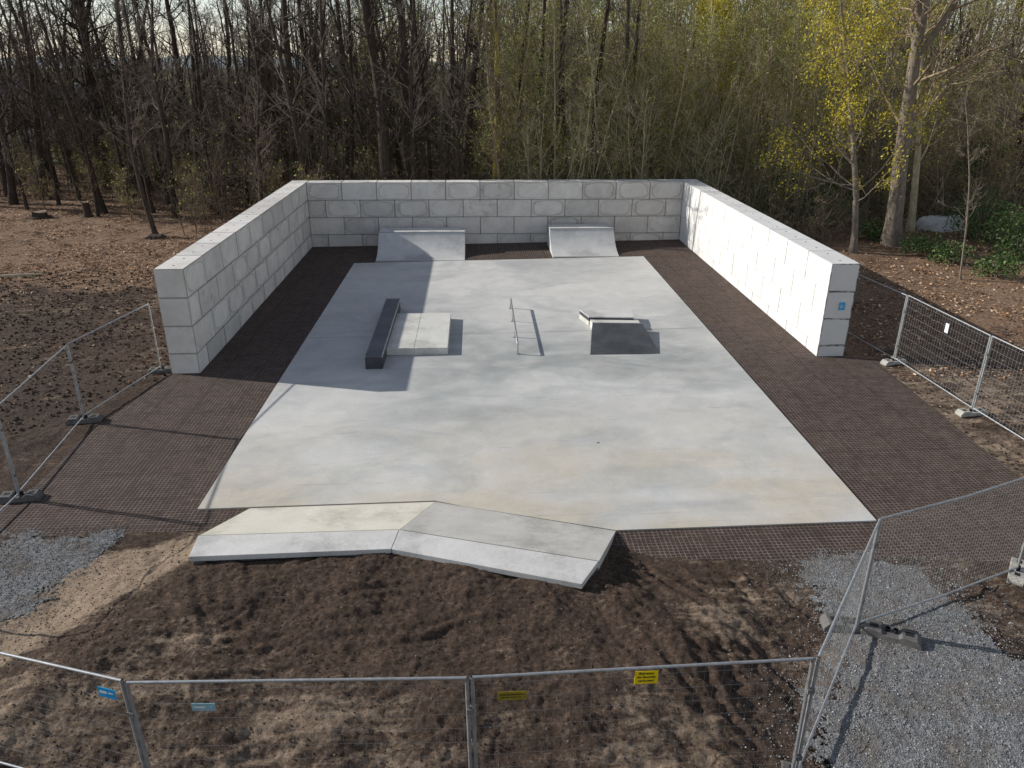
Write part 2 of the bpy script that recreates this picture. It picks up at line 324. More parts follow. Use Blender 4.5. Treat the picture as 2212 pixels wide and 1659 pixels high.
def gh(X,Y):
    near=ss((16-Y)/4); wx=X+.25*fbm(X*1.3,Y*1.3,70,2); wy=Y+.25*fbm(X*1.3,Y*1.3,75,2)
    h=.06*fbm(X*.5,Y*.5,1,3)+(.06+.05*near)*fbm(X*1.2,Y*1.2,2,4,.5)
    rd=1-2*np.abs(fbm(wx*3.1,wy*3.1,5,4,.6)); h=h+(.020+.003*near)*(rd-.6)
    dt=(.022-.008*near)*fbm(X*11,Y*11,8,3,.7)+.012*near*fbm(X*30,Y*30,9,2)
    a=fbm(X*.25,Y*.25,33,2); m1=ss((a+.15)*4); u1=wx*.95+wy*.3; u2=wx*.2-wy*.98
    tr=near*(m1*.065*vn(u1*7.5,u2*.45,12)+(1-m1)*.06*vn(u1*.5,u2*8.0,14))
    tm=ss((X-.6)/.8)*ss((4.2-X)/.6)*near; tr=tr+tm*.035*np.sin((X*.35+Y*.93+.15*fbm(X,Y,44,2))*24)*ss(np.cos((X*.93-Y*.35)*4.2)*2)
    sl_=ss(-sdf(P_sl,X,Y)/.5+.4); h=h+(dt+tr)*(1-.75*sl_)
    sm=sdf(P_mound,X,Y); h=h+.40*ss(-sm/2.0)*(.9+.35*fbm(X*.35,Y*.35,4,2))
    flat=sdf(P_mat,X,Y); k=ss((flat+.05)/.7); h=h*(.25+.75*k)-.09*ss(-flat/.22)
    for P in (P_gl,P_gr):
        s_=sdf(P,X,Y); h=h*(.3+.7*ss((s_+.1)/.6))-.05*ss(-s_/.4)
    sb=sdf(P_bank,X,Y); h=h-.20*ss(-(sb-.06)/.15)
    return h
def lines(segs):
    out=[]
    for a,b,st in segs: out.append(np.arange(a,b,st))
    return np.unique(np.round(np.concatenate(out),4))
gx=lines([(-3000,-400,400),(-400,-60,20),(-60,-16,.5),(-16,-7,.06),(-7,6,.03),(6,13,.06),(13,60,.6),(60,400,20),(400,3400,400)])
gy=lines([(-60,3.6,6),(3.6,11,.03),(11,20,.08),(20,60,.3),(60,140,4),(140,600,40),(600,4600,400)])
X,Y=np.meshgrid(gx,gy); H=gh(X,Y)+SL*np.clip(X,-60,60)
V=np.stack([X,Y,H],-1).reshape(-1,3); nx,ny=len(gx),len(gy)
i=(np.arange(ny-1)[:,None]*nx+np.arange(nx-1)[None,:]).ravel(); Q=np.stack([i,i+1,i+nx+1,i+nx],-1)
g=struct(mk('ground',V,Q,M_ground))
fx,fy=X.ravel(),Y.ravel()
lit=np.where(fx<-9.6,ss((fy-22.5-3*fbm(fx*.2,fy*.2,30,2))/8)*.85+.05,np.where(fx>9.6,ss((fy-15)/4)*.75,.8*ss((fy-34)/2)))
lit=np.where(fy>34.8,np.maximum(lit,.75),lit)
sm=sdf(P_mound,fx,fy); sand=np.full_like(fx,.30)
bl=np.zeros_like(fx)
for px,py,rx_,ry_ in ((600,1620,2.8,1.1),(100,1560,2.0,1.5),(1380,1640,1.2,1.1),(1580,1340,1.3,1.0),(380,1420,1.5,.6)):
    cx,cy=un(px,py); bl=np.maximum(bl,np.exp(-(((fx-cx)/rx_)**2+((fy-cy)/ry_)**2)))
sand=np.where(sm<0,.10+.42*bl,sand)
sand=np.maximum(sand,1.1*ss(-sdf(P_sl,fx,fy)/.7+.5))
sand=np.where((fx>9)&(fy<18),.50,sand); sand=np.where((fx<-9.8)&(fy<24),.20,sand)
grs=ss((fy-56)/20)*.75*np.where(fx<0,1,.6)
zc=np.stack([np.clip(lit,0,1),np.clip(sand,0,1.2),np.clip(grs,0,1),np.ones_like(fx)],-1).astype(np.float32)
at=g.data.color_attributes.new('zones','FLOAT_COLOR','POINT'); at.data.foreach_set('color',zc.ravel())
def patch(name,poly,step,hf,mat,wob=.36):
    p=np.array(poly); xs=np.arange(p[:,0].min()-.4,p[:,0].max()+.4,step); ys=np.arange(max(p[:,1].min(),3.4)-.4,p[:,1].max()+.4,step)
    X,Y=np.meshgrid(xs,ys); n_=len(xs); V=np.stack([X,Y,hf(X,Y)],-1).reshape(-1,3)
    i=(np.arange(len(ys)-1)[:,None]*n_+np.arange(n_-1)[None,:]).ravel(); Q=np.stack([i,i+1,i+n_+1,i+n_],-1)
    cx=V[Q].mean(1); d=sdf(poly,cx[:,0],cx[:,1])+wob*fbm(cx[:,0]*1.8,cx[:,1]*1.8,40,6,.8)
    Q=Q[d<.06]; us=np.unique(Q); mp=np.zeros(len(V),int); mp[us]=np.arange(len(us))
    return struct(mk(name,V[us],mp[Q],mat))
hg=lambda X,Y:SL*X+.0+.06*fbm(X*.6,Y*.6,50,2)+.014*fbm(X*10,Y*10,51,3,.7)
patch('gravel_path',P_gr,.025,hg,M_gravel); patch('gravel_path',P_gl,.035,hg,M_gravel)
struct(pymesh('rubber_grid_paving',*lid([(x,y,SL*x) for x,y in P_mat],.05),M_mat))
ct=struct(pymesh('skate_court',*lid([(x,y,SL*x+.03) for x,y in U([(765,570),(1390,555),(1893,1127),(1330,1148),(1000,1096),(940,1084),(540,1098),(427,1102)])],.15),M_court))
ja=un3(665,730,.032); jb=un3(1520,708,.032)
pymesh('expansion_joint',[(ja[0]+.02,ja[1]-.009,ja[2]),(jb[0]-.02,jb[1]-.009,jb[2]),(jb[0]-.02,jb[1]+.009,jb[2]),(ja[0]+.02,ja[1]+.009,ja[2])],[[0,1,2,3]],M_groove,ct)
# ------------------------------------------------------------------ block walls
def block_mesh(hx,mat,holes,bev):
    V,Q=box(-hx+.003,hx-.003,-.397,.397,-.398,.398)
    me=bpy.data.meshes.new('concrete_block'); me.from_pydata(V.tolist(),[],Q.tolist()); me.materials.append(mat); me.materials.append(M_hole)
    bm=bmesh.new(); bm.from_mesh(me); bmesh.ops.bevel(bm,geom=bm.edges[:],offset=bev,segments=2,affect='EDGES')
    bmesh.ops.recalc_face_normals(bm,faces=bm.faces)
    if holes:
        for px in ([-.4,.4] if hx>.5 else [0]):
            c=[bm.verts.new((px+.035*math.cos(a*math.pi/5),.035*math.sin(a*math.pi/5),.4005)) for a in range(10)]
            f=bm.faces.new(c); f.material_index=1
    bm.to_mesh(me); bm.free(); return me
BM={(k,h):block_mesh(hx,m,h,b) for k,hx,m,b in (('f',.8,B_st,.018),('h',.4,B_sth,.018),('cf',.8,B_cl,.008),('ch',.4,B_clh,.008)) for h in (0,1)}
def wall(label,x0,y0,dx,dy,n_m,clean=False,first_half_rows=(1,3)):
    L=n_m; rz=math.atan2(dy,dx)
    root=thing('concrete_block_wall',label,'wall',(x0,y0,0),rz)
    for row in range(4):
        z=WT-.4-.8*row; u=0.0; half=row in first_half_rows
        while u<L-.05:
            ln=.8 if (half and u==0) or (L-u<1.2) else 1.6
            if ln>L-u: ln=.8
            key=('c' if clean else '')+('h' if ln<1 else 'f')
            o=bpy.data.objects.new('concrete_block',BM[(key,1 if row==0 else 0)]); COL.objects.link(o); o.parent=root
            j=lambda a: random.uniform(-a,a); q=.25 if clean else 1
            o.location=(u+ln/2,j(.008*q),z); o.rotation_euler=(0,0,j(.003*q)); u+=ln
    return root
wall('left wall of stacked grey concrete blocks, shaded on its court side',-9.2,18.0,0,1,16.8)
wall('back wall of stained concrete blocks behind the two quarter pipes',-8.8,34.4,1,0,17.6)
wall('right wall of clean concrete blocks, brightly sunlit, blue notice on its end',9.2,18.0,0,1,16.8,True)
def notice(name,label,cat,cx,y,cz,wd,ht,mat,marks,rz=0,rx=0,text=None,mc=None):
    r=thing(name,label,cat,(cx,y,cz),rz); r.rotation_euler=(rx,0,rz)
    mk('board',*box(-wd/2,wd/2,-.003,.003,-ht/2,ht/2),mat,r,False)
    if marks: mk('lettering',*join([box(a,b,-.005,-.0035,c,d) for a,b,c,d in marks]),mc,r,False)
    return r
M_blue=simple('blue plastic sign',(.02,.36,.72),.4,0,.1); M_teal=simple('faded blue sign',(.26,.44,.50),.6,0,.25,20)
M_yel=simple('yellow sign',(.85,.62,.01),.45,0,.08); M_oly=simple('dirty yellow sign back',(.28,.21,.02),.6,0,.3,15)
M_white=simple('white print',(.75,.76,.76),.5,0,.05); M_black=simple('black print',(.02,.02,.02),.5,0,0)
notice('notice_sign','small blue notice with white lines on the end of the right wall','sign',9.28,17.985,WT-1.22,.17,.22,M_blue,[(-.05,.0,.06,.075),(-.06,.06,.02,.03),(-.06,.05,-.01,0),(-.06,.03,-.05,-.035)],mc=M_white)
# ------------------------------------------------------------------ quarter pipes
def quarter(label,pxl,pxr,pyb,H=.9,Ln=1.8,plat=1.0):
    a=un(pxl,pyb,0.03); b=un(pxr,pyb-4,0.03); x0,x1=a[0],b[0]; yb=(a[1]+b[1])/2; wd=x1-x0; xc=(x0+x1)/2
    r=thing('quarter_pipe',label,'ramp',(xc,yb,gz(xc)),0); R_=(Ln*Ln+H*H)/(2*H); am=math.asin(Ln/R_)
    pr=[(R_*math.sin(am*i/14),.035+(R_-R_*math.cos(am*i/14))*(H-.035)/H) for i in range(15)]
    prof=pr+[(Ln+plat,H),(Ln+plat,-.05),(0,-.05)]
    pymesh('ramp_body',*extr(prof,-wd/2,wd/2,'x'),M_ramp,r)
    pymesh('deck',*extr([(Ln+.08,H+.002),(Ln+plat+.02,H+.002),(Ln+plat+.02,H+.03),(Ln+.08,H+.03)],-wd/2-.01,wd/2+.01,'x'),M_bank2,r,.006)
    V,Q=tubes([[(-wd/2,Ln+.02,H+.005),(wd/2,Ln+.02,H+.005)]],[[.03,.03]],10); mk('coping',V,Q,M_steel,r)
    mk('steel_entry_plate',*box(-wd/2+.01,wd/2-.01,-.06,.10,.034,.04),M_gal,r,False)
    return r
quarter('wider concrete quarter pipe at the left, half in shadow',811,1004,566)
quarter('narrower concrete quarter pipe at the right, in full sun',1195,1338,557)
# ------------------------------------------------------------------ court obstacles
hL=.42
a=un(785,770,hL); b=un(828,770,hL); c=un(836,645,hL); d=un(862,645,hL)
lx0=(a[0]+c[0])/2; lx1=lx0+((b[0]-a[0])+(d[0]-c[0]))/2; ly0=a[1]; ly1=c[1]
lx=(lx0+lx1)/2
r=thing('grind_ledge','long dark grind ledge with a square end, left on the court','ledge',(lx,ly0,gz(lx)+.03)); hw=(lx1-lx0)/2; LL=ly1-ly0
pymesh('ledge_body',*pbox(-hw+.005,hw-.005,.005,LL-.005,0,hL-.07),M_dark,r)
pymesh('ledge_top',*pbox(-hw,hw,0,LL,hL-.07,hL-.03),M_dtop,r,.01)
for s_ in (-1,1):
    pymesh('steel_edge',*pbox(s_*hw-.022,s_*hw+.010,-.002,LL+.002,hL-.075,hL-.026) if s_>0 else pbox(s_*hw-.010,s_*hw+.022,-.002,LL+.002,hL-.075,hL-.026),M_steel if s_<0 else M_gal,r,.004)
a=un(968,752,.22); b=un(973,677,.22); px0=lx1-.003; px1=(a[0]+b[0])/2; py0=a[1]; py1=b[1]; pc=(px0+px1)/2; pw=(px1-px0)/2
r=thing('manual_pad','low pale concrete manual pad beside the dark ledge','pad',(pc,py0,gz(pc)+.03)); PL=py1-py0
pymesh('pad_slab',*pbox(-pw,pw,0,PL,0,.22),M_slab,r,.008)
mk('pad_joint',*box(-.1*pw-.005,-.1*pw+.005,.01,PL-.01,.2202,.2212),M_groove,r,False)
f0=un(1117,767,0); f1=un(1104,668,0); rx=(f0[0]+f1[0])/2; RL=f1[1]-f0[1]; RH=.36
r=thing('grind_rail','thin steel grind rail on short posts in the middle of the court','rail',(rx,f0[1],gz(rx)+.03))
V,Q=tubes([[(0,-.01,.0),(0,0,RH-.03),(0,.03,RH),(0,RL*.5,RH),(0,RL-.03,RH),(0,RL,RH-.03),(0,RL+.01,0)]],[[.028]*7],8); mk('rail_tube',V,Q,M_steel,r)
for yy in (RL*.33,RL*.68):
    mk('post',*tubes([[(0,yy,0),(0,yy,RH)]],[[.022,.022]],8),M_steel,r)
for yy in (0,RL*.33,RL*.68,RL): mk('base_plate',*box(-.06,.06,yy-.06,yy+.06,0,.01),M_gal,r,False)
A=un(1275,766,.03); B=un(1427,765,.03); C=un(1387,697,.31); D=un(1280,697,.31)
xc=(A[0]+B[0])/2
top=[un(1252,669,.33),un(1364,669,.33),un(1369,684,.33),un(1272,684,.33)]; lyf=top[3][1]
r=thing('kicker_ramp','dark sloping kicker ramp, wide at its foot, right side of the court','ramp',(xc,A[1],gz(xc)+.03))
loc=lambda p,z:(p[0]-xc,p[1]-A[1],z)
T=[loc(A,.01),loc(B,.01),loc(C,.28),loc(D,.28)]; Bt=[(x,y,-.02) for x,y,z in [T[0],T[1],(T[2][0]+.12,T[2][1]+.02,0),(T[3][0]-.02,T[3][1]+.02,0)]]
pymesh('kicker_body',T+Bt,[[0,1,2,3],[7,6,5,4],[0,4,5,1],[1,5,6,2],[2,6,7,3],[3,7,4,0]],M_dark,r)
pymesh('steel_lip',[(T[3][0],T[3][1]-.05,.272),(T[2][0],T[2][1]-.05,.272),(T[2][0],T[2][1],.284),(T[3][0],T[3][1],.284)],[[0,1,2,3]],M_gal,r)
yk=lyf-A[1]-.004
if yk>T[3][1]+.02: pymesh('link_slab',*pbox(T[3][0]+.01,T[2][0]-.01,T[3][1]+.022,yk,-.02,.20),M_slab,r)
xc=top[3][0]; y0=top[3][1]
r=thing('angled_ledge','short ledge with dark front and pale top behind the kicker ramp','ledge',(xc,y0,gz(xc)+.03))
tp=[(p[0]-xc,p[1]-y0,.30) for p in top]
pymesh('ledge_base',*lid([(x*.99,y*.99+.01,.15) for x,y,z in tp],.16),M_slab,r)
pymesh('steel_band',*lid([(x,y,.265) for x,y,z in tp],.115),M_dark,r)
pymesh('ledge_top',*lid(tp,.034),M_bank2,r)
# ------------------------------------------------------------------ banks in front
HB=.44
def bank(label,toeL,toeR,crR,crL,frL,frR,ms,md):
    A,B,C,D,E,F=un3(*toeL,.034),un3(*toeR,.034),un3(*crR,HB),un3(*crL,HB),un3(*frL,HB+.02),un3(*frR,HB+.02)
    x0,y0=A[0],A[1]; r=thing('concrete_bank',label,'bank',(x0,y0,0)); l=lambda P,dz=0:(P[0]-x0,P[1]-y0,P[2]+dz)
    pymesh('bank_slope',[l(A),l(B),l(C),l(D),l(A,-.3),l(B,-.3),l(C,-.6),l(D,-.6)],[[0,1,2,3],[4,7,6,5],[0,4,5,1],[1,5,6,2],[2,6,7,3],[3,7,4,0]],ms,r)
    pymesh('bank_deck',*lid([l(D,.006),l(C,.006),l(F,.004),l(E,.004)],.10),md,r,.008)
    u=np.array(l(C,.008)); v=np.array(l(D,.008)); w_=np.array([0,.012,0]); pymesh('crease_joint',[tuple(v),tuple(u),tuple(u+w_),tuple(v+w_)],[[0,1,2,3]],M_groove,r)
    V,F2=lid([l(D,-.131),l(C,-.131),tuple(np.array(l(F,-.131))+(0,.05,0)),tuple(np.array(l(E,-.131))+(.03,.05,0))],.35); pymesh('footing',V,F2,M_foot,r)
bank('left cream concrete bank sloping up from the court edge',(540,1098),(940,1084),(862,1145),(428,1158),(408,1203),(845,1186),M_bankl,M_bank2)
bank('right grey concrete bank angled across the court corner',(941,1084),(1330,1147),(1293,1213),(863,1145),(846,1186),(1257,1262),M_bankr,M_bank2)
# ------------------------------------------------------------------ site fence
def panel(label,p0,p1,H_=2.0,lean=0,sag=0,wm=None,wr=.0015,fine=.10):
    L=math.dist(p0,p1)-.06; mx,my=(p0[0]+p1[0])/2,(p0[1]+p1[1])/2
    hz=gz(mx)+float(gh(np.array([mx]),np.array([my]))[0])*.5
    r=thing('site_fence',label,'fence',(mx,my,hz),0,'temporary site fences'); r.rotation_euler=(lean,math.atan2(-(p1[0]-p0[0])*SL,L),math.atan2(p1[1]-p0[1],p1[0]-p0[0]))
    h=L/2; z0,z1=.16,H_
    parts=[tubes([[(s*h,0,.04),(s*h,0,z1)]],[[.021,.021]],8) for s in (-1,1)]
    parts+=[tubes([[(-h,0,z),(0,0,z-sag),(h,0,z)]],[[.017]*3],8) for z in (z0,z1-.01)]
    mk('frame',*join(parts),M_gal,r)
    nv=int(L/fine); xs=np.linspace(-h+.05,h-.05,nv); P=[[(x,.004,z0),(x,.004+random.uniform(-.006,.006),(z0+z1)/2),(x,.004,z1-.01)] for x in xs]; a1=tubes(P,np.full((nv,3),wr),3)
    nh=9 if fine>.08 else 18
    zs=np.linspace(z0+.1,z1-.1,nh); P=[[(-h,-.002,z),(0,-.002+random.uniform(-.01,.01),z),(h,-.002,z)] for z in zs]; a2=tubes(P,np.full((nh,3),wr*1.2),3)
    mk('wire_mesh',*join([a1,a2]),wm or M_wire,r)
    for z in (.55,1.55): mk('clamp',*box(h-.01,h+.07,-.035,.035,z-.03,z+.03),M_foot,r,False)
    return r
J1,J2,J3=un(350,803),un(184,912),un(45,1078); J4=(J3[0],J3[1]-3.4)
K1,K2=un(1930,785),un(2098,895); K3=(11.1,K2[1]-3.4); K0=(10.35,20.6)
Q0=un(1905,1110,2.0); Qb=un(1845,1372); Q0=((Q0[0]+Qb[0])/2,(Q0[1]+Qb[1])/2)
PR=un(2196,1240); HC=un(1768,1421,2.0); HI=un(1020,1462,2.0); IJ=un(272,1472,2.0); JL=un(0,1410,2.0); v=np.array(JL)-np.array(IJ); v=v/np.linalg.norm(v)*3.5; JL=(IJ[0]+v[0],IJ[1]+v[1])
panel('fence panel reaching the front end of the left wall',J1,J2)
panel('fence panel on the left, second along from the left wall',J2,J3)
panel('fence panel cut off by the left edge above the grey gravel',J3,J4)
panel('fence panel running behind the right wall end in its shadow',K0,K1)
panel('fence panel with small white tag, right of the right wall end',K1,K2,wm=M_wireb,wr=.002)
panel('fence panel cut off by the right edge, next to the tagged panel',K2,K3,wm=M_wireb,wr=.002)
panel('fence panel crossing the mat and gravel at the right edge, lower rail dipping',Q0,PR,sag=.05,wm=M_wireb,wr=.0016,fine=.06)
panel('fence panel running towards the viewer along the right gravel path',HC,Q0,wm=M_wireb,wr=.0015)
panel('front fence panel carrying the yellow warning sign',HI,HC)
panel('front middle fence panel carrying the faded blue sign',IJ,HI)
panel('front left fence panel carrying the bright blue sign',JL,IJ)
def foot(p,rz,label,mat,s=1.0):
    hz=gz(p[0])+float(gh(np.array([p[0]]),np.array([p[1]]))[0]); hz=max(hz,gz(p[0])+.004)
    r=thing('ballast_block',label,'fence foot',(p[0],p[1],hz-.01),rz); r.scale=(s,s,s)
    pr=[(-.36,0),(-.36,.06),(-.30,.13),(-.12,.13),(-.09,.095),(.09,.095),(.12,.13),(.30,.13),(.36,.06),(.36,0)]
    pymesh('block',*extr(pr,-.115,.115,'y'),mat,r,.008)
    for x in (-.045,.045): mk('socket',*tubes([[(x,0,.09),(x,0,.15)]],[[.03,.03]],8),M_hole,r)
    for x in (-.21,.21): mk('grip_slot',*box(x-.05,x+.05,-.04,.04,.128,.1315),M_hole,r,False)
foot(J1,.2,'foot block by the front end of the left wall',M_foot)
foot(J2,.15,'dark foot block where the two left fence panels meet',M_foot,1.1)
foot(J3,.1,'dark foot block at the left edge above the gravel',M_foot,1.1)
foot(K1,.25,'pale foot block under the tagged fence panel near the right wall',M_footl)
foot(K2,.1,'pale foot block further right under the tagged fence panel',M_footl)
foot((Q0[0]-.05,Q0[1]+.08),-.15,'dark foot block under the corner post on the right gravel, left of its pair',M_foot,1.15)
foot((Q0[0]+.45,Q0[1]-.16),-.5,'dark foot block lying right of the corner post on the gravel',M_foot,1.15)
foot(PR,.9,'pale foot block at the right edge beside the gravel',M_footl)
foot(HC,1.2,'foot block below the frame at the right front fence corner',M_foot)
def on_panel(p0,p1,px,py,h):
    a,b=np.array(p0),np.array(p1); q=np.array(un(px,py,h)); t=np.dot(q-a,b-a)/np.dot(b-a,b-a); q=a+t*(b-a); return q,math.atan2(b[1]-a[1],b[0]-a[0])
def zat(px,py,q):
    d=ray(px,py); t=((q[0]-CAM[0])*d[0]+(q[1]-CAM[1])*d[1])/(d[0]**2+d[1]**2); return CAM[2]+t*d[2]
def psign(name,label,p0,p1,px,py,wd,ht,mat,marks=None,mc=None,txt=None):
    q,a=on_panel(p0,p1,px,py,1.85); a=a if math.cos(a)>0 else a+math.pi; z=zat(px,py,q); n_=np.array([math.sin(a),-math.cos(a)])
    r=notice(name,label,'sign',q[0]+n_[0]*.03,q[1]+n_[1]*.03,z,wd,ht,mat,marks,a,0,None,mc)
    if txt:
        for s_,sz,zz in txt:
            cu=bpy.data.curves.new('t','FONT'); cu.body=s_; cu.size=sz; cu.align_x='CENTER'; cu.align_y='CENTER'; cu.extrude=.0004; cu.offset=.0008
            to=bpy.data.objects.new('t',cu); COL.objects.link(to); bpy.context.view_layer.update()
            me=bpy.data.meshes.new_from_object(to.evaluated_get(bpy.context.evaluated_depsgraph_get())); bpy.data.objects.remove(to)
            me.materials.clear(); me.materials.append(mc); o=bpy.data.objects.new('lettering',me); COL.objects.link(o); o.parent=r
            o.rotation_euler=(math.pi/2,0,0); o.location=(0,-.0045,zz)
    return r
psign('warning_sign','bright yellow sign with black German lettering hung under the front rail',HI,HC,1392,1458,.25,.17,M_yel,None,M_black,[('Betreten',.046,.055),('der Baustelle',.038,.006),('verboten!',.046,-.044)])
psign('warning_sign','dull olive yellow sign, left on the front fence near the doubled posts',HI,HC,1107,1498,.31,.115,M_oly,[(-.13,.13,.012,.022),(-.11,.10,-.022,-.014)],M_black)
psign('company_sign','bright blue sign with white mark on the front left fence',JL,IJ,220,1499,.22,.13,M_blue,[(-.09,.0,-.01,.02),(.02,.08,.0,.015)],M_white)
psign('company_sign','faded blue grey sign on the front middle fence panel',IJ,HI,418,1531,.25,.10,M_teal,[(-.10,.02,-.01,.012)],M_white)
psign('tag_sign','small white tag hanging on the fence right of the wall',K1,K2,1970,698,.13,.24,M_white)
# ------------------------------------------------------------------ loose ground cover
def stones(n,poly,s0,s1,mat,name,label,cat,zf,flat=.7,pw=3,soft=.25):
    p=np.array(poly); x0,x1=p[:,0].min()-.3,p[:,0].max()+.3; y0,y1=max(p[:,1].min()-.3,3.8),p[:,1].max()+.3
    X=rng.uniform(x0,x1,n*3); Y=rng.uniform(y0,y1,n*3); k=sdf(poly,X,Y)+.3*fbm(X*1.8,Y*1.8,40,4)<.02+soft*rng.random(n*3)**2.5; X,Y=X[k][:n],Y[k][:n]; n=len(X)
    s=s0+(s1-s0)*rng.random(n)**pw; base6=np.array([[1,0,0],[-1,0,0],[0,1,0],[0,-1,0],[0,0,1],[0,0,-1.]])
    th=rng.uniform(0,6.28,n); Vv=base6[None]*(1+.45*(rng.random((n,6,3))-.5)); Vv=Vv*s[:,None,None]*np.array([1,.8,flat])
    c,s_=np.cos(th)[:,None],np.sin(th)[:,None]; xx=Vv[...,0]*c-Vv[...,1]*s_; yy=Vv[...,0]*s_+Vv[...,1]*c
    Vv=np.stack([xx+X[:,None],yy+Y[:,None],Vv[...,2]+(zf(X,Y)+s*.15)[:,None]],-1)
    Ft=np.array([[0,2,4],[2,1,4],[1,3,4],[3,0,4],[2,0,5],[1,2,5],[3,1,5],[0,3,5]]); Q=(np.arange(n)[:,None,None]*6+Ft[None]).reshape(-1,3)
    return stuff(mk(name,Vv.reshape(-1,3),Q,mat,None,False),label,cat)
gf=lambda X,Y:SL*X+gh(X,Y)
hmx=lambda X,Y:np.maximum(hg(X,Y),gf(X,Y))
stones(22000,P_gr,.004,.020,M_stone,'gravel_stones','loose grey gravel stones on the right path','gravel',hmx,.6,2.4,1.1)
stones(9000,P_gl,.005,.018,M_stone,'gravel_stones','loose grey gravel stones on the left path','gravel',hmx,.6,2.4,1.1)
stones(26000,P_mound+[],.004,.020,M_clod,'soil_clods','dark crumbly soil clods on the front mound','soil',gf,.7,4)
P_lf=[(-16,8),(-9.9,17.8),(-9.7,30),(-24,30),(-28,10)]; stones(26000,P_lf,.008,.075,M_clod,'soil_clods','dark soil clods on the ground left of the wall','soil',gf,.7,3.5)
P_rt=U([(1895,790),(2212,700),(2400,900),(2400,1100),(2212,1030)]); stones(3500,P_rt,.01,.05,M_clod,'soil_clods','brown soil clods right of the mat','soil',gf,.7,4)
def leafcloud(C,size,rg,flat=False):
    n=len(C); a=nrm(rg.normal(size=(n,3))*(np.array([1,1,.25]) if flat else 1)); b=nrm(np.cross(a,rg.normal(size=(n,3))+np.array([0,0,.01])))
    if flat: b=nrm(np.cross(np.array([0,0,1.])+.45*rg.normal(size=(n,3)),a))
    s=(size*(.5+1.0*rg.random(n)))[:,None]
    V=np.stack([C-a*s,C-b*s*.55+a*s*.1,C+a*s,C+b*s*.55+a*s*.1],1).reshape(-1,3); return V,np.arange(4*n).reshape(-1,4)
def litter(n,x0,x1,y0,y1,dens,label):
    X=rng.uniform(x0,x1,n); Y=rng.uniform(y0,y1,n); k=(rng.random(n)<dens(X,Y))&(sdf(P_mat,X,Y)>.1); X,Y=X[k],Y[k]
    C=np.stack([X,Y,gf(X,Y)+.02+.03*rng.random(len(X))],-1); V,Q=leafcloud(C,.050,rng,True); stuff(mk('leaf_litter',V,Q,M_leaf,None,False),label,'leaf litter')
litter(130000,-42,-9.7,17,58,lambda X,Y:np.clip((Y-23)/8,.05,1)*np.clip(.5+2.0*fbm(X*.35,Y*.6,60,4)+1.6*fbm(X*1.8,Y*1.8,64,3),.04,1),'dry brown fallen leaves under the left trees')
litter(70000,9.8,34,16,46,lambda X,Y:np.clip((X-9.5)/2,.1,1)*np.clip(.55+1.6*fbm(X*.5,Y*.5,61,4)+1.4*fbm(X*1.8,Y*1.8,65,3),.08,1),'dry brown fallen leaves beside the right wall')
# ------------------------------------------------------------------ trees
def pline(rg,p0,d,L,m,wob,up):
    N=len(p0); P=np.empty((N,m,3)); P[:,0]=p0; d=nrm(d.copy()); st=(L/(m-1))[:,None]
    for i in range(1,m):
        d=nrm(d+rg.normal(size=(N,3))*wob+np.array([0,0,up])); P[:,i]=P[:,i-1]+d*st
    return P
def kids(rg,P,Rd,n,t0,t1,L,spread,up,m,wob,rf,rmin,Lrel=None,taper=.55):
    N,mm,_=P.shape; idx=np.repeat(np.arange(N),n); t=rg.uniform(t0,t1,len(idx)); f=t*(mm-1); i=np.minimum(f.astype(int),mm-2); u=(f-i)[:,None]
    a,b=P[idx,i],P[idx,i+1]; pos=a*(1-u)+b*u; tan=nrm(b-a); rad=Rd[idx,i]*(1-u[:,0])+Rd[idx,i+1]*u[:,0]
    pr=rg.normal(size=(len(idx),3)); pr=nrm(pr-(pr*tan).sum(-1,keepdims=True)*tan); ang=spread*(.7+.6*rg.random(len(idx)))[:,None]
    d=tan*np.cos(ang)+pr*np.sin(ang)
    base=L if Lrel is None else Lrel[idx]
    ln=base*(1-taper*t)*(.55+.7*rg.random(len(idx)))
    C=pline(rg,pos,d,ln,m,wob,up); r0=np.maximum(rad*rf,rmin*1.3); R2=r0[:,None]*(1-np.linspace(0,1,m))[None]+rmin*np.linspace(0,1,m)[None]
    return C,R2,ln
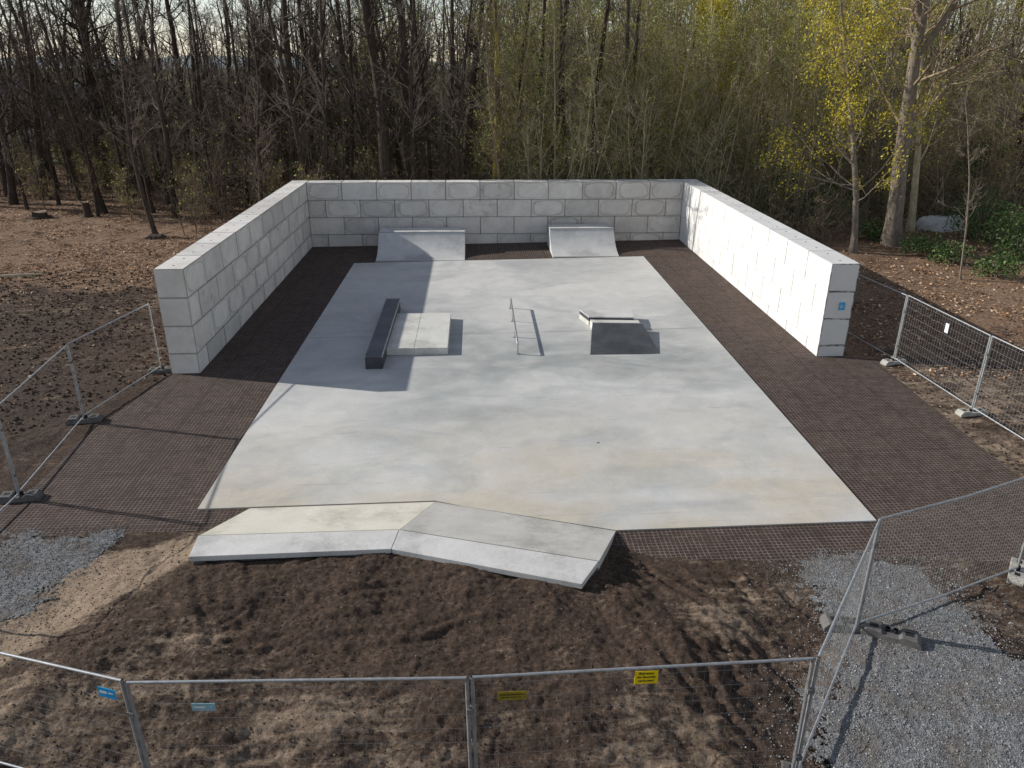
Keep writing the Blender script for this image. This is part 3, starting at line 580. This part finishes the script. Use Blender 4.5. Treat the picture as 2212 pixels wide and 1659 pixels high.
def tree_geo(seed,H,r0,dirv,nb=26,bl=3.6,t0=.22,n2=6,n3=6,spread=1.0,up=.10,wob=.05,k=9,leaf=0,lsize=.06,forks=0,tmin=.006,lspr=.10):
    rg=np.random.default_rng(seed); m=16
    T=pline(rg,np.array([[0,0,-.15]]),np.array([dirv]),np.array([H]),m,wob,.012)
    tt=np.linspace(0,1,m); TR=(r0*(1-tt)**.85+.018)[None]; TR[0,0]*=1.45; TR[0,1]*=1.05
    tr=[tubes(T,TR,k)]
    if forks:
        f_,fr,_=kids(rg,T,TR,forks,.3,.6,H*.55,.5,.09,12,.06,.62,.02,taper=.2); tr.append(tubes(f_,fr,7))
    B,BR,bl1=kids(rg,T,TR,nb,t0,.98,bl,spread,up,7,.15,.32,tmin*1.3)
    cr=[tubes(B,BR,5)]
    if forks:
        B2,B2R,l2=kids(rg,f_,fr,max(6,nb//3),.2,1,bl*.75,spread,up,7,.13,.45,tmin*1.3); B=np.concatenate([B,B2]); BR=np.concatenate([BR,B2R]); bl1=np.concatenate([bl1,l2]); cr=[tubes(B,BR,5)]
    C,CR,cl=kids(rg,B,BR,n2,.2,1.,1,.75,.06,5,.18,.6,tmin,bl1*.5); cr.append(tubes(C,CR,4))
    D,DR,dl=kids(rg,C,CR,n3,.15,1.,1,.7,.05,3,.18,.75,tmin*.75,cl*.55); cr.append(tubes(D,DR,3))
    lf=None
    if leaf:
        j=rg.integers(0,len(D),leaf); c=D[j,rg.integers(1,3,leaf)]+rg.normal(size=(leaf,3))*lspr; lf=leafcloud(c,lsize,rg)
    return join(tr),join(cr),lf
def tree(name,label,x,y,H,r0,dirv=(0,0,1),bm=K_dark,tm=None,lm=L_bud,group=None,cat='tree',seed=None,**kw):
    seed=int(abs(x*131+y*977)) if seed is None else seed
    t,c,lf=tree_geo(seed,H,r0,dirv,**kw)
    r=thing(name,label,cat,(x,y,gz(x)),0,group)
    mk('trunk',*t,tm or bm,r); cr=mk('crown',*c,bm,r)
    if lf: mk('leaves',*lf,lm,cr,False)
    return r
def lean(px0,Y,px1,py0=385,H=14):
    x0,_=atY(px0,py0,Y); x1,z1=atY(px1,0,Y); _,z0=atY(px0,py0,Y); return x0-(x1-x0)*(max(z0,0))/(z1-z0),(((x1-x0)/(z1-z0)),random.uniform(-.03,.03),1.0)
def ntree(label,px0,py0,Y,px1,H,r0,**kw):
    if Y is None:
        b=un(px0,py0); x0,Y=b; x1,z1=atY(px1,0,Y); dv=((x1-x0)/z1,0,1.)
        x=x0
    else: x,dv=lean(px0,Y,px1,py0)
    kw.setdefault('wob',.035)
    return tree(kw.pop('name','bare_tree'),label,x,Y,H,r0,dv,**kw)
ntree('leaning dark tree at the far left edge',28,440,None,-8,14,.22,nb=30)
ntree('big dark bare tree with wide limbs, left of the stump',222,405,None,150,19,.42,forks=3,nb=42,bl=6.5,t0=.25,n2=8,n3=7,seed=21)
ntree('dark bare tree just right of the big left tree',288,425,None,250,16,.24,nb=32,bl=4)
ntree('slim bare tree leaning left over the leaf litter',378,452,None,330,14,.13,nb=26,bl=2.6,tm=K_dark,bm=K_grey)
ntree('slim grey tree close left of the left wall, left of a pair',458,455,None,425,14,.13,nb=26,bl=2.4,tm=K_dark,bm=K_grey)
ntree('slim grey tree close left of the left wall, right of a pair',512,440,None,540,14,.13,nb=26,bl=2.4,tm=K_dark,bm=K_grey)
ntree('dark tree rising behind the left corner of the walls',640,385,42,636,17,.29,nb=34,bl=4.2)
ntree('dark tree a little left of the back left wall corner',588,388,45,556,16,.22,nb=32,bl=3.6)
ntree('bare dark tree above the first blocks of the back wall',752,385,44,716,16,.22,nb=32,bl=3.6)
ntree('thick dark tree behind the wider quarter pipe, left of twin trunks',838,385,38.5,812,18,.34,nb=36,bl=4.6,forks=1,seed=5)
ntree('thick dark tree behind the wider quarter pipe, right of twin trunks',882,385,40,872,18,.32,nb=36,bl=4.6,forks=1,seed=9)
ntree('dark tree with grey crown between the two quarter pipes',1002,385,41,1012,17,.26,nb=34,bl=4)
ntree('tree with yellow green moss on its trunk behind the back wall',1075,385,37.5,1098,16,.20,nb=26,bl=4.4,bm=K_grey,tm=K_moss,t0=.35,seed=36,wob=.03)
ntree('tall straight pole tree behind the narrower quarter pipe',1212,385,42,1218,16,.13,nb=34,bl=3,bm=K_tan,leaf=900)
ntree('leafing maple with yellow green foliage right of the right wall',1842,545,None,1888,13,.13,name='maple_tree',nb=40,bl=4.8,t0=.18,bm=K_grey,lm=L_yel,leaf=12000,lsize=.048,seed=14,lspr=.20)
ntree('thick forked tree with pale lichen bark at the right',1925,528,None,2002,18,.36,nb=34,bl=5.5,t0=.28,forks=2,bm=K_brown,tm=K_grey,seed=8)
ntree('yellowish slim trunk just right of the thick forked tree',1966,500,None,2030,15,.16,nb=26,bl=3.4,bm=K_tan,tm=K_tan,leaf=1500,lm=L_yel)
ntree('thin young sapling standing on leaves at the right',2075,604,None,2110,7,.02,name='sapling_tree',nb=20,bl=1.5,t0=.25,n2=5,n3=4,bm=K_grey,tmin=.004)
ntree('dark tree at the far right edge',2190,450,38,2215,16,.3,nb=36,bl=5,t0=.15,bm=K_grey,tm=K_dark)
ntree('slim leaning tree with fine twigs above the right wall',1700,470,43,1745,14,.10,nb=34,bl=3.4,bm=K_brown,lm=L_yel,leaf=7500,lsize=.05)
ntree('yellow budding tree high above the back right wall corner',1560,385,46,1575,17,.15,nb=40,bl=4.4,bm=K_brown,lm=L_yel,leaf=14000,lsize=.07,lspr=.22)
ntree('short leaning tree rising from a dark clod of soil at the left',338,512,None,170,9,.12,name='leaning_tree',nb=12,bl=1.8,t0=.35,bm=K_grey,tm=K_dark)
def copytree(src,x,y,rz,s,label,group):
    r=src.copy(); COL.objects.link(r); r.location=(x,y,gz(x)); r.rotation_euler=(0,0,rz); r.scale=(s,s,s*random.uniform(.92,1.1)); r['label']=label; r['group']=group
    for ch in list(src.children):
        c=ch.copy(); COL.objects.link(c); c.parent=r
        for g2 in list(ch.children): d=g2.copy(); COL.objects.link(d); d.parent=c
    return r
used=[(o.location.x,o.location.y) for o in COL.objects if o.type=='EMPTY' and o.get('category')=='tree']
def spread_pts(n,x0,x1,y0,y1,ok,sep):
    out=[];t=0
    while len(out)<n and t<n*60:
        t+=1; x,y=random.uniform(x0,x1),random.uniform(y0,y1)
        if not ok(x,y): continue
        if all((x-a)**2+(y-b)**2>sep*sep for a,b in used): out.append((x,y)); used.append((x,y))
    return out
def forest(kind,label,group,pts,protos):
    srcs=[]
    for i,(x,y) in enumerate(pts):
        if i<len(protos): srcs.append(tree(kind,label,x,y,group=group,**protos[i]))
        else: copytree(srcs[i%len(srcs)],x,y,random.uniform(0,6.28),random.uniform(.82,1.15),label,group)
inview=lambda x,y: abs(x-(-1+.048*(y+2)))<.74*(y+2.1)
okL=lambda x,y: inview(x,y) and x<-9.5 and y>38+max(0,(-x-12))*.45
okM=lambda x,y: inview(x,y) and y>36.5
okR=lambda x,y: inview(x,y) and x>12.5 and y>31
forest('dark_trunk_tree','dark straight trunk rising just behind the back wall','dark trunks just behind the back wall',spread_pts(16,-10,8,36.4,42,okM,1.0),
  [dict(H=16,r0=.14,nb=26,bl=3,seed=801+i,bm=K_grey,tm=K_dark,n2=6,n3=5,wob=.03,t0=.3) for i in range(3)])
forest('bare_tree','tall dark bare tree in the left part of the wood','tall dark bare trees of the left wood',spread_pts(40,-50,-8,41,80,okL,1.8),
  [dict(H=16,r0=.20,nb=36,bl=4,seed=101+i,bm=K_grey if i==3 else K_dark,tm=K_dark,n2=7,n3=6,wob=.05) for i in range(4)])
forest('slender_tree','slender bare tree in the left part of the wood','slender bare trees of the left wood',spread_pts(72,-40,-8.5,38.5,62,okL,.9),
  [dict(H=12.5,r0=.09,nb=34,bl=2.6,seed=201+i,bm=K_far if i%2 else K_grey,tm=K_dark,spread=.85,up=.10,n2=6,n3=5,k=7,t0=.12,wob=.045) for i in range(4)])
forest('bare_tree','tall grey bare tree deep in the middle of the wood','tall grey trees deep in the wood',spread_pts(22,-10,20,46,78,okM,2.1),
  [dict(H=17,r0=.18,nb=36,bl=4.4,seed=301+i,bm=K_far,tm=K_dark,n2=7,n3=6,wob=.05,leaf=1500,lm=L_bud) for i in range(3)])
forest('slender_tree','slender pale pole tree in the thicket behind the back wall','pale pole trees of the thicket',spread_pts(62,0,17,36.3,50,okM,.7),
  [dict(H=12,r0=.05,nb=36,bl=2.4,seed=401+i,bm=K_tan if i%2 else K_brown,spread=.8,up=.10,n2=6,n3=4,k=6,t0=.12,leaf=1800,lm=L_bud,lsize=.045,wob=.05,lspr=.15) for i in range(5)])
forest('bare_tree','tall tree in the right part of the wood','tall trees of the right wood',spread_pts(24,16,46,38,74,okR,2.2),
  [dict(H=16,r0=.18,nb=38,bl=4.4,seed=501+i,bm=K_brown,tm=K_grey if i else K_dark,n2=7,n3=6,t0=.1,wob=.06,leaf=6500,lm=L_yel if i==0 else L_bud,lsize=.055,lspr=.16) for i in range(3)])
forest('twiggy_shrub','bare twiggy shrub at the foot of the trees','bare shrubs under the trees',spread_pts(54,-36,34,35.8,56,lambda x,y:(okL(x,y) or okR(x,y) or (y>35.8 and abs(x)<12)),1.0),
  [dict(H=3.0,r0=.03,nb=34,bl=1.8,seed=601+i,bm=K_brown,spread=.9,up=.08,n2=6,n3=5,k=5,t0=.02,leaf=250,lm=L_bud,cat='shrub') for i in range(3)])
def mass(name,label,n,xf,yr,H,r,nb,bl,n2,bm,leaf,lm,ls,ok,seed,wob=.07,spread=.95):
    rg=np.random.default_rng(seed); x=rg.uniform(xf[0],xf[1],n*3); y=rg.uniform(yr[0],yr[1],n*3); k=ok(x,y); x,y=x[k][:n],y[k][:n]; n=len(x)
    T=pline(rg,np.stack([x,y,SL*x-.1],-1),np.stack([rg.normal(size=n)*.13,rg.normal(size=n)*.13,np.ones(n)],-1),rg.uniform(H[0],H[1],n),8,wob,.02)
    R0=rg.uniform(r[0],r[1],n)[:,None]*(1-np.linspace(0,1,8)*.85)[None]
    B,BR,l1=kids(rg,T,R0,nb,.06,1,bl,spread,.07,4,.2,.5,.008); C,CR,l2=kids(rg,B,BR,n2,.2,1,1,.9,.04,3,.2,.8,.006,l1*.6)
    o=mk(name,*join([tubes(T,R0,5),tubes(B,BR,3),tubes(C,CR,3)]),bm); stuff(o,label,'thicket')
    if leaf:
        j=rg.integers(0,len(C),leaf); c=C[j,2]+rg.normal(size=(leaf,3))*.2; mk('leaves',*leafcloud(c,ls,rg),lm,o,False)
    return o
iv=lambda x,y: np.abs(x-(-1+.048*(y+2)))<.76*(y+2.1)
mass('thicket','dense tangle of thin pale stems behind the back wall',420,(1,17),(36.0,48),(4,10),(.018,.04),15,1.9,4,K_tan,34000,L_bud,.045,iv,11)
mass('thicket','brown undergrowth of thin stems behind the left half of the wall',400,(-16,1),(36.5,54),(2,8),(.014,.03),14,1.6,4,K_far,6000,L_bud,.04,iv,12)
mass('thicket','low tangled stems under the left trees',340,(-44,-12),(46,66),(1.5,6),(.014,.03),12,1.4,4,K_far,10000,L_bud,.05,lambda x,y:iv(x,y)&(y>44-.35*(x+12)),13)
mass('thicket','tangled stems under the right trees',420,(12,38),(35,58),(3,9),(.02,.035),15,2.0,4,K_brown,30000,L_bud,.05,lambda x,y:iv(x,y)&(y>34+.1*(x-12)),15)
mass('thicket','low brush along the outer side of the right wall and under the right trees',300,(10.6,34),(28.5,40),(.6,2.6),(.01,.02),10,1.0,3,K_brown,9000,L_ivy,.05,lambda x,y:iv(x,y)&(y>33.5-.20*(x-10))&~((np.abs(x-21)<2.5)&(y<37)),18)
mass('distant_wood','far brown wood closing the view behind the thicket',560,(-12,58),(60,92),(12,18),(.08,.18),17,3.8,4,K_far,24000,L_bud,.10,iv,16,.05)
mass('distant_wood','far thin wood beyond the left trees',230,(-75,-12),(66,110),(9,15),(.08,.15),15,3.2,4,K_far,0,None,.1,lambda x,y:iv(x,y)&(x>-.66*y),17,.06)
tn=1500; tx=rng.uniform(-34,-9.9,tn); ty=rng.uniform(20,46,tn); an=rng.uniform(0,6.28,tn); tl=rng.uniform(.1,.75,tn)**1.4; tz=gf(tx,ty)+.03
P=np.stack([np.stack([tx-np.cos(an)*tl,ty-np.sin(an)*tl,tz],-1),np.stack([tx+.06,ty,tz+.02],-1),np.stack([tx+np.cos(an)*tl,ty+np.sin(an)*tl,tz+.03],-1)],1)
stuff(mk('fallen_twigs',*tubes(P,np.tile(rng.uniform(.005,.014,tn)[:,None],(1,3)),3),K_far),'fallen twigs scattered on the left ground','twigs')
def bush(label,x,y,rx_,rz_,n,lm,seed,group=None,ls=.07):
    rg=np.random.default_rng(seed); r=thing('evergreen_bush',label,'bush',(x,y,gz(x)),0,group)
    cc=nrm(rg.normal(size=(14,3)))*np.array([rx_*.6,rx_*.6,rz_*.45])+np.array([0,0,rz_*.5]); k=rg.integers(0,14,n); d=nrm(rg.normal(size=(n,3)))*(.35+.65*rg.random((n,1))**.5)*rx_*.5
    C=cc[k]+d*np.array([1,1,.8]); C=C[C[:,2]>.02]; mk('foliage',*leafcloud(C,ls,rg),lm,r,False)
    st=pline(rg,np.zeros((7,3)),nrm(rg.normal(size=(7,3))*np.array([.6,.6,.1])+np.array([0,0,1.])),np.full(7,rz_*.8),5,.15,.02); mk('stem',*tubes(st,np.full((7,5),.02),4),K_grey,r)
for i,(px,py,a,b,n,lb) in enumerate([(1790,470,1.6,1.6,2600,'low green bush tucked behind the right wall'),(1895,520,1.0,.8,1500,'ivy patch at the foot of the thick forked tree'),
  (2005,430,1.8,2.2,2600,'green bush behind the pale stone slab'),(2120,520,1.7,1.9,3000,'green bush right of the pale stone slab'),(2195,430,2.6,4.8,7000,'tall evergreen at the right edge of the wood'),
  (2200,560,1.6,1.7,2600,'low ivy mound at the right edge above the leaves'),(1990,545,1.2,.6,1400,'low ivy in front of the pale stone slab'),(2060,570,1.0,.7,900,'small ivy clump near the thin sapling'),
  (2100,440,2.0,3.2,4200,'upright evergreen bush between the sapling and the right edge'),(2150,600,.9,.8,900,'small ragged green clump low at the right edge')]):
    x,y=un(px,py); bush(lb,x,y,a,b,n,L_ivy,70+i,None,.055)
for i,(px,py,a,b,lb) in enumerate([(70,300,2.6,3.0,'olive green bush far behind the left trees'),(150,330,2.2,2.2,'round olive bush deep behind the big left tree'),(420,392,1.4,1.3,'small green bush behind the slim grey pair')]):
    x,y=un(px,py); bush(lb,x,y,a,b,2600,L_bud,90+i,ls=.10)
def lump(name,label,cat,x,y,rx_,ry_,rz_,mat,seed,h=0):
    bm=bmesh.new(); bmesh.ops.create_icosphere(bm,subdivisions=4,radius=1); rg=random.Random(seed); ph=[rg.uniform(0,9) for _ in range(6)]
    for v in bm.verts:
        c=v.co; k=1+.12*math.sin(3*c.x+ph[0])*math.sin(3*c.y+ph[1])+.07*math.sin(7*c.y+ph[2]+4*c.z)+.04*math.sin(13*c.x+ph[3])
        z=max(-.3,min(.72,c.z)); v.co=(c.x*k*rx_,c.y*k*ry_,z*rz_*k)
    me=bpy.data.meshes.new(name); bm.to_mesh(me); bm.free(); me.materials.append(mat); o=bpy.data.objects.new(name,me); COL.objects.link(o); o.location=(x,y,gz(x)+h); return tag(o,label,cat)
x,y=un(2030,494); lump('stone_slab','pale flat stone slab lying among ivy at the right','stone',x,y,1.15,.8,.8,M_bank2,3)
x,y=un(338,515); lump('soil_clod','dark clod of soil at the foot of the short leaning tree','soil',x,y,.55,.4,.25,K_dark,4)
def stump(label,px,py,r_,h_,seed):
    x,y=un(px,py); rt=thing('tree_stump',label,'stump',(x,y,gz(x))); n=14; rg=random.Random(seed); V=[];F=[]
    for j,(z,k) in enumerate([(-.1,1.5),(.08,1.2),(.25*h_,1.0),(h_,.95)]):
        for i in range(n): a=2*math.pi*i/n; q=r_*k*(1+.12*math.sin(3*a+seed)+(.2*rg.random() if j<2 else 0)); V.append((q*math.cos(a),q*math.sin(a),z+(.05*math.sin(a*2) if j==3 else 0)))
    for j in range(3):
        for i in range(n): F.append([j*n+i,j*n+(i+1)%n,(j+1)*n+(i+1)%n,(j+1)*n+i])
    pymesh('bark',V,F,K_dark,rt); pymesh('cut_face',[(v[0],v[1],v[2]) for v in V[3*n:]],[list(range(n))],simple('cut wood',(.26,.19,.12),.8),rt)
stump('tall ragged stump left of the slim trees',190,468,.20,.85,1); stump('low wide stump near the left edge',88,470,.4,.35,2)
x,y=un(40,600); lg=mk('fallen_log',*tubes([[(x-1.0,y-.1,gz(x)+.08),(x,y,gz(x)+.1),(x+.9,y+.25,gz(x)+.08)]],[[.06,.07,.04]],8),K_tan); tag(lg,'short pale log lying on the soil at the left edge','log')
# ------------------------------------------------------------------ far buildings and hills
def house(name,label,x,y,L,W_,h,rh,wm,rm,nw,rz=0):
    r=thing(name,label,'building',(x,y,gz(-60) if x<-60 else gz(x)),rz)
    mk('wall',*box(-L/2,L/2,-W_/2,W_/2,-1,h),wm,r,False)
    V,F=extr([(-W_/2-.4,h),(0,h+rh),(W_/2+.4,h)],-L/2-.4,L/2+.4,'x'); pymesh('roof',V,F,rm,r)
    for i in range(nw):
        xx=-L/2+L*(i+.5)/nw; mk('window',*box(xx-L/nw*.28,xx+L/nw*.28,-W_/2-.03,-W_/2+.02,h*.35,h*.75),M_win,r,False)
M_win=simple('dark window glass',(.04,.06,.09),.15,0,.1); M_roofg=simple('dark grey roof',(.12,.13,.15),.6,0,.15,2); M_wallw=simple('white render',(.80,.82,.83),.8,0,.05); M_wallg=simple('grey hall cladding',(.34,.36,.38),.7,0,.1)
X1,Z1=atY(8,260,92); house('white_house','white gabled house at the far left edge behind trees',X1,92,8,7,5.0,2.2,M_wallw,M_roofg,3,.2)
X1,_=atY(95,230,150); house('long_hall','long low grey hall far behind the left trees',X1,150,15,10,4,1.4,M_wallg,M_roofg,5,.1)
n_=300; hx=np.linspace(-2600,2600,n_); rows=[]
for j,(yy,kk) in enumerate([(1500,0),(1700,.7),(2000,1),(2600,.6)]):
    rows.append(np.stack([hx,np.full(n_,yy)+0*hx,-2+kk*(10+22*(fbm(hx*.0022,np.full(n_,j*.01),80,3)+.4))],-1))
V=np.concatenate(rows); i=(np.arange(3)[:,None]*n_+np.arange(n_-1)[None]).ravel(); Q=np.stack([i,i+1,i+n_+1,i+n_],-1)
struct(mk('hills',V,Q,simple('hazy distant hills',(.33,.38,.39),1,0,.08,.004)))
